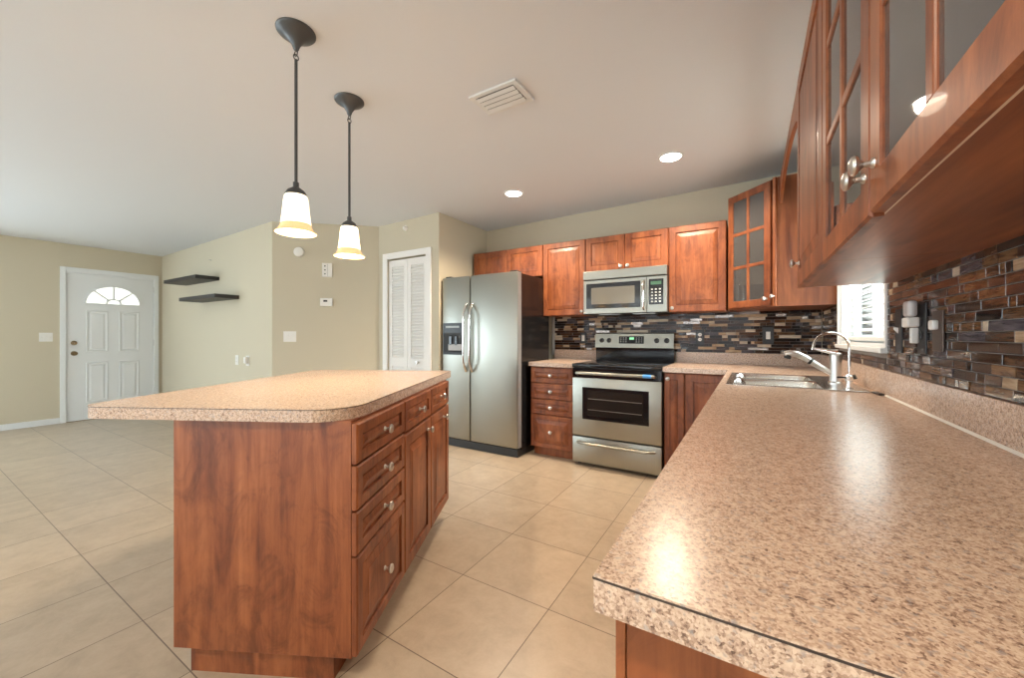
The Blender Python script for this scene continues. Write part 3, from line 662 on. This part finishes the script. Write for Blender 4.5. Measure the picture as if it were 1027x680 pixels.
m = MB(); (ya, za), (yb, zb) = cpt(.58, .0072), cpt(.74, .0072); m.rings([[(x, ya, za), (x, ya+.001, za), (x, yb+.001, zb), (x, yb, zb)] for x in (-1.012, -.968)]); m.build('clock_display', GREEN, ds)
for sx in (-1.095, -1.07, -1.045, -.945, -.92, -.895):
    for q in (.42, .56, .7): (ya, za) = cpt(q, .0068); MB().box(sx-.006, sx+.006, ya-.0006, ya+.001, za-.003, za+.003).build('button', BUTTON, ds)
for x in (rx0+.072, rx0+.145, rx1-.155, rx1-.065):
    (ya, za) = cpt(.52, .003); m = MB(); m.lathe([(.024, 0), (.023, .004), (.018, .007), (.016, .022), (.012, .025)], (x, ya, za), (0, -1, .14)); m.build('knob', PLASTK, cp, True)

# ------------------------------------------------------------------ microwave
mx0, mx1, my = -1.385, -.617, 3.60
mw = thing('microwave', 'stainless over-the-range microwave below the short wall cabinet', 'microwave', (0, my, 0))
MB().box(mx0, mx1, .02, BW-my-.01, 1.358, 1.772, .003).build('body', BLACKM, mw)
m = MB(); m.box(mx0, mx1, -.012, .022, 1.688, 1.77, .004); m.build('vent_grille', STEEL, mw)
m = MB(); m.box(mx0, -.79, 0, .02, 1.362, 1.683, .004); md = m.build('door', STEEL, mw)
m = MB(); m.box(-1.355, -.845, -.003, .001, 1.412, 1.65, .003); m.build('window_surround', BLACK, md)
m = MB(); m.box(-1.305, -.895, -.0042, -.002, 1.452, 1.61); m.build('window_glass', MWGLASS, md)
m = MB(); m.tube([(-.815, -.001, 1.64), (-.815, -.03, 1.62), (-.815, -.034, 1.53), (-.815, -.03, 1.41), (-.815, -.001, 1.39)], .011, 12); m.build('handle', CHROME, md, True)
m = MB(); m.box(-.787, mx1, 0, .02, 1.362, 1.683, .004); mc_ = m.build('control_side', STEEL, mw)
m = MB(); m.box(-.772, -.648, -.003, .001, 1.43, 1.655, .002); kp = m.build('keypad', BLACK, mc_)
for i in range(3):
    for j in range(5): MB().box(-.752+i*.033, -.735+i*.033, -.0038, -.002, 1.45+j*.027, 1.462+j*.027).build('button', BUTTON, kp)
MB().box(-.755, -.665, -.0038, -.002, 1.605, 1.635).build('clock_display', mat('dim_green_display', (.03, .06, .035), .2, emit=(.2, .6, .3), estr=.12), kp)
m = MB(); m.box(-1.25, -1.05, .06, .2, 1.354, 1.359); m.box(-.93, -.73, .06, .2, 1.354, 1.359); m.build('grease_filter', NICKEL, mw)

# ------------------------------------------------------------------ outlets and wall fittings
def plate(name, label, cat, loc, rz, w, h, m_plate=PLAST): 
    t = thing(name, label, cat, loc, rz); MB().box(-w/2, w/2, -.006, 0, -h/2, h/2, .002).build('plate', m_plate, t); return t
def duplex(t, m_=PLAST, x=0):
    for z in (.022, -.022):
        m = MB(); m.lathe([(.0165, 0), (.016, .003)], (x, -.006, z), (0, -1, 0)); o = m.build('socket', m_, t)
        s_ = MB(); s_.box(x-.007, x-.005, -.0096, -.008, z-.003, z+.007); s_.box(x+.005, x+.007, -.0096, -.008, z-.003, z+.007); s_.build('slot', PLASTK, o)
def rocker(t, x=0, m_=PLAST): 
    m = MB(); m.box(x-.016, x+.016, -.009, -.006, -.032, .032, .001); m.box(x-.013, x+.013, -.0125, -.008, -.002, .028, .002); m.build('rocker', m_, t)
def toggle(t, x=0, m_=PLAST):
    m = MB(); m.rings([[(x-.005, -.006, -.010), (x+.005, -.006, -.010), (x+.005, -.006, .012), (x-.005, -.006, .012)], [(x-.004, -.018, .006), (x+.004, -.018, .006), (x+.004, -.018, .014), (x-.004, -.018, .014)]]); m.build('toggle', m_, t)
ty = BW-.0085
t = plate('wall_outlet', 'black outlet plate with pale sockets on the back wall tiles right of the stove', 'outlet', (-.398, ty, 1.14), 0, .075, .135, PLASTK); duplex(t)
t = plate('light_switch', 'black switch plate with a pale insert on the back wall tiles left of the sink', 'switch', (.13, ty, 1.155), 0, .082, .145, PLASTK); rocker(t, 0, PLAST)
t = plate('wall_outlet', 'black outlet plate with a pale insert on the back wall tiles left of the stove', 'outlet', (-1.537, ty, 1.128), 0, .07, .12, PLASTK); rocker(t, 0, PLAST)
tx_ = RW-.0085
t = plate('light_switch', 'dark switch plate with a white toggle on the right wall tiles nearest the window', 'switch', (tx_, 2.07, 1.17), R_Y, .075, .17, PLASTK); toggle(t)
t = plate('wall_outlet', 'dark outlet plate behind the plugged-in adapter on the right wall tiles', 'outlet', (tx_, 1.83, 1.175), R_Y, .075, .17, PLASTK); duplex(t, PLASTK)
pg = thing('plug_in_night_light', 'white and clear plug-in night light in the right wall outlet', 'night light', (tx_-.008, 1.86, 1.21), R_Y)
MB().box(-.03, .03, -.032, 0, -.030, .004, .005).build('base', PLAST, pg); MB().box(-.03, .03, -.030, -.004, .005, .062, .010).build('shade', mat('frosted_grey_plastic', (.62, .58, .56), .25), pg); MB().box(.008, .024, -.022, -.001, -.085, -.032, .004).build('plug', PLAST, pg)
t = plate('wall_outlet', 'dark outlet with a white plug on the right wall tiles, nearest the viewer', 'outlet', (tx_, 1.70, 1.165), R_Y, .078, .125, mat('bronze_plate', (.10, .07, .055), .3, .5)); MB().box(-.017, .017, -.022, -.006, .004, .034, .005).build('plug', PLAST, t)
# left wall, far-left wall
t = plate('light_switch', 'white triple toggle switch plate on the wall left of the front door', 'switch', (LW, 1.154, 1.135), PI/2, .115, .115); [toggle(t, x) for x in (-.035, 0, .035)]
t = plate('wall_outlet', 'left of two white outlet plates low on the wall under the shelves', 'outlet', (-5.358, SWY, .857), 0, .075, .12); duplex(t)
t = plate('wall_outlet', 'right of two white outlet plates low on the wall under the shelves, with a plug-in', 'outlet', (-5.096, SWY, .855), 0, .075, .12); duplex(t); MB().box(-.026, .026, -.04, -.006, -.03, .045, .008).build('plug', PLAST, t)
tag(MB().lathe([(.006, 0), (.006, .003), (.002, .004), (.002, .022), (.004, .023), (.004, .025)], (-6.06, SWY, 2.149), (0, -1, 0)).build('picture_nail', BRONZE, None, True), 'small nail in the wall above the floating shelves', 'nail')
for (a, b, z), lb in (((-6.84, -5.83, 1.91), 'upper dark wood floating shelf beside the front door'), ((-6.33, -5.31, 1.645), 'lower dark wood floating shelf right of the upper one')):
    tag(MB().box(a, b, SWY-.255, SWY-.0005, z-.045, z, .002).build('floating_shelf', DARKW), lb, 'shelf')
# diagonal wall
dd_ = (DP-DE).normalized(); da = math.atan2(dd_.y, dd_.x)
def dl_(s_, z): p = DE+dd_*s_; return (p.x, p.y, z)
sd = thing('smoke_detector', 'round white smoke detector high on the angled wall', 'smoke detector', dl_(.275, 2.10), da)
MB().lathe([(.056, 0), (.056, .012), (.050, .03), (.03, .036), (.004, .037)], (0, 0, 0), (0, -1, 0), 32).build('housing', PLAST, sd, True); MB().lathe([(.010, 0), (.009, .003)], (.03, -.034, 0), (0, -1, 0)).build('test_button', PLAST, sd)
db = thing('intercom_box', 'cream box with three dark dots above the thermostat', 'wall box', dl_(.571, 1.905), da)
MB().box(-.053, .053, -.028, 0, -.08, .08, .004).build('housing', PLAST, db)
m = MB()
for z in (.045, 0, -.045): m.lathe([(.008, 0), (.007, .002)], (-.022, -.028, z), (0, -1, 0), 12)
m.build('indicator', BLACKM, db); MB().box(.004, .008, -.0285, -.027, -.07, .07).build('groove', BUTTON, db)
th_ = thing('thermostat', 'cream rectangular thermostat with a small dark display on the angled wall', 'thermostat', dl_(.562, 1.537), da)
MB().box(-.066, .066, -.025, 0, -.046, .046, .005).build('housing', PLAST, th_); MB().box(-.03, .012, -.0262, -.024, .004, .024).build('display', BLACKM, th_)
t = plate('light_switch', 'white double rocker switch plate on the angled wall', 'switch', dl_(.179, 1.144), da, .13, .118); rocker(t, -.025); rocker(t, .025)
t = thing('motion_sensor', 'small white sensor knob above the pantry door', 'sensor', (-3.304, 3.117, 2.36)); MB().lathe([(.03, 0), (.03, .008), (.018, .02), (.016, .034), (.006, .038)], (0, 0, 0), (0, -1, 0)).build('housing', LWHITE, t, True)

# ------------------------------------------------------------------ ceiling fittings
for (x, y), lb in (((-1.877, 3.10), 'recessed ceiling light above the fridge'), ((-.512, 3.13), 'recessed ceiling light in front of the glass corner cabinet'), ((-.42, -.55), 'added unseen recessed ceiling light behind the viewer above the near worktop'), ((-4.6, -1.2), 'added unseen recessed ceiling light in the living area behind the viewer')):  # last two fittings are added out of view to brighten worktop and room
    z = ceilz(x); t = thing('recessed_light', lb, 'ceiling light', (x, y, z))
    MB().lathe([(.072, .0), (.074, -.006), (.088, -.005), (.09, .0)], (0, 0, 0), seg=36, cap0=False, cap1=False).build('trim_ring', WHITE, t, True)
    MB().lathe([(.073, -.0025), (.05, -.005), (.002, -.006)], (0, 0, 0), seg=36, cap0=False).build('lens', LIT, t, True)
    lamp('recessed_lamp', 'SPOT', (x, y, z-.02), 95 if x > -3 else 18, WARM, (0, 0, 0), spot_size=2.5, spot_blend=.6, shadow_soft_size=.07)
vt = thing('ceiling_vent', 'white slatted air vent in the ceiling', 'vent', (-1.19, 1.834, ceilz(-1.19)))
m = MB(); s0 = -.0005; m.box(-.152, .152, -.104, -.078, -.012, s0, .002); m.box(-.152, .152, .078, .104, -.012, s0, .002); m.box(-.152, -.122, -.078, .078, -.012, s0, .002); m.box(.122, .152, -.078, .078, -.012, s0, .002); m.build('frame', WHITE, vt)
MB().box(-.122, .122, -.078, .078, -.002, s0).build('duct_opening', mat('grey_duct', (.16, .16, .165), .6), vt)
for y in (-.058, -.02, .018, .056):
    m = MB(); m.rings([[(x, y-.013, -.014), (x, y-.013, -.012), (x, y+.013, -.016), (x, y+.013, -.018)] for x in (-.12, .12)]); m.build('slat', WHITE, vt)
for k, ((x, y), lb) in enumerate((((-1.693, .961), 'bronze pendant lamp over the near end of the island'), ((-1.927, 1.396), 'bronze pendant lamp over the far end of the island'))):
    z = ceilz(x); t = thing('pendant_lamp', lb, 'pendant lamp', (x, y, z), 0, 'pendant lamps over the island')
    MB().lathe([(.079, 0), (.079, -.004), (.074, -.010), (.052, -.022), (.030, -.040), (.016, -.062), (.011, -.078), (.006, -.085)], (0, 0, 0), seg=32).build('canopy', BRONZE, t, True)
    m = MB()
    for q, ax in ((-.094, 0), (-.112, 1)):
        pts = [(.011*math.cos(a)*(1-ax), .011*math.cos(a)*ax, q+.012*math.sin(a)) for a in [2*PI*i/16 for i in range(17)]]; m.tube(pts, .0025, 8)
    m.build('hook', BRONZE, t, True)
    zb = 1.80-z
    MB().cyl((0, 0, -.122), (0, 0, zb), .0065).build('rod', BRONZE, t, True)
    MB().lathe([(.008, .022), (.012, .02), (.012, 0), (.02, -.006), (.034, -.016), (.042, -.030), (.044, -.038)], (0, 0, zb), seg=28).build('socket_cap', BRONZE, t, True)
    o = .004
    prof = [(.040, -.034), (.046, -.044), (.050, -.07), (.053, -.105), (.057, -.140), (.060, -.163)]
    prof2 = [(.060, -.163), (.063, -.174), (.070, -.188), (.080, -.197)]
    sh = MB().lathe(prof+[(r-o, h) for r, h in prof[::-1]], (0, 0, zb), seg=36, cap0=False, cap1=False).build('lamp_shade', SHADE, t, True)
    MB().lathe(prof2+[(.083, -.200), (.080, -.202)]+[(r-o, h) for r, h in prof2[::-1]], (0, 0, zb), seg=36, cap0=False, cap1=False).build('shade_rim', RIM, sh, True)
    MB().lathe([(.004, -.05), (.014, -.06), (.026, -.09), (.028, -.11), (.02, -.128), (.004, -.134)], (0, 0, zb), seg=20).build('bulb', BULB, t, True)
    lamp('pendant_glow', 'POINT', (x, y, 1.80-.155), 10, (1, .80, .56), shadow_soft_size=.03)
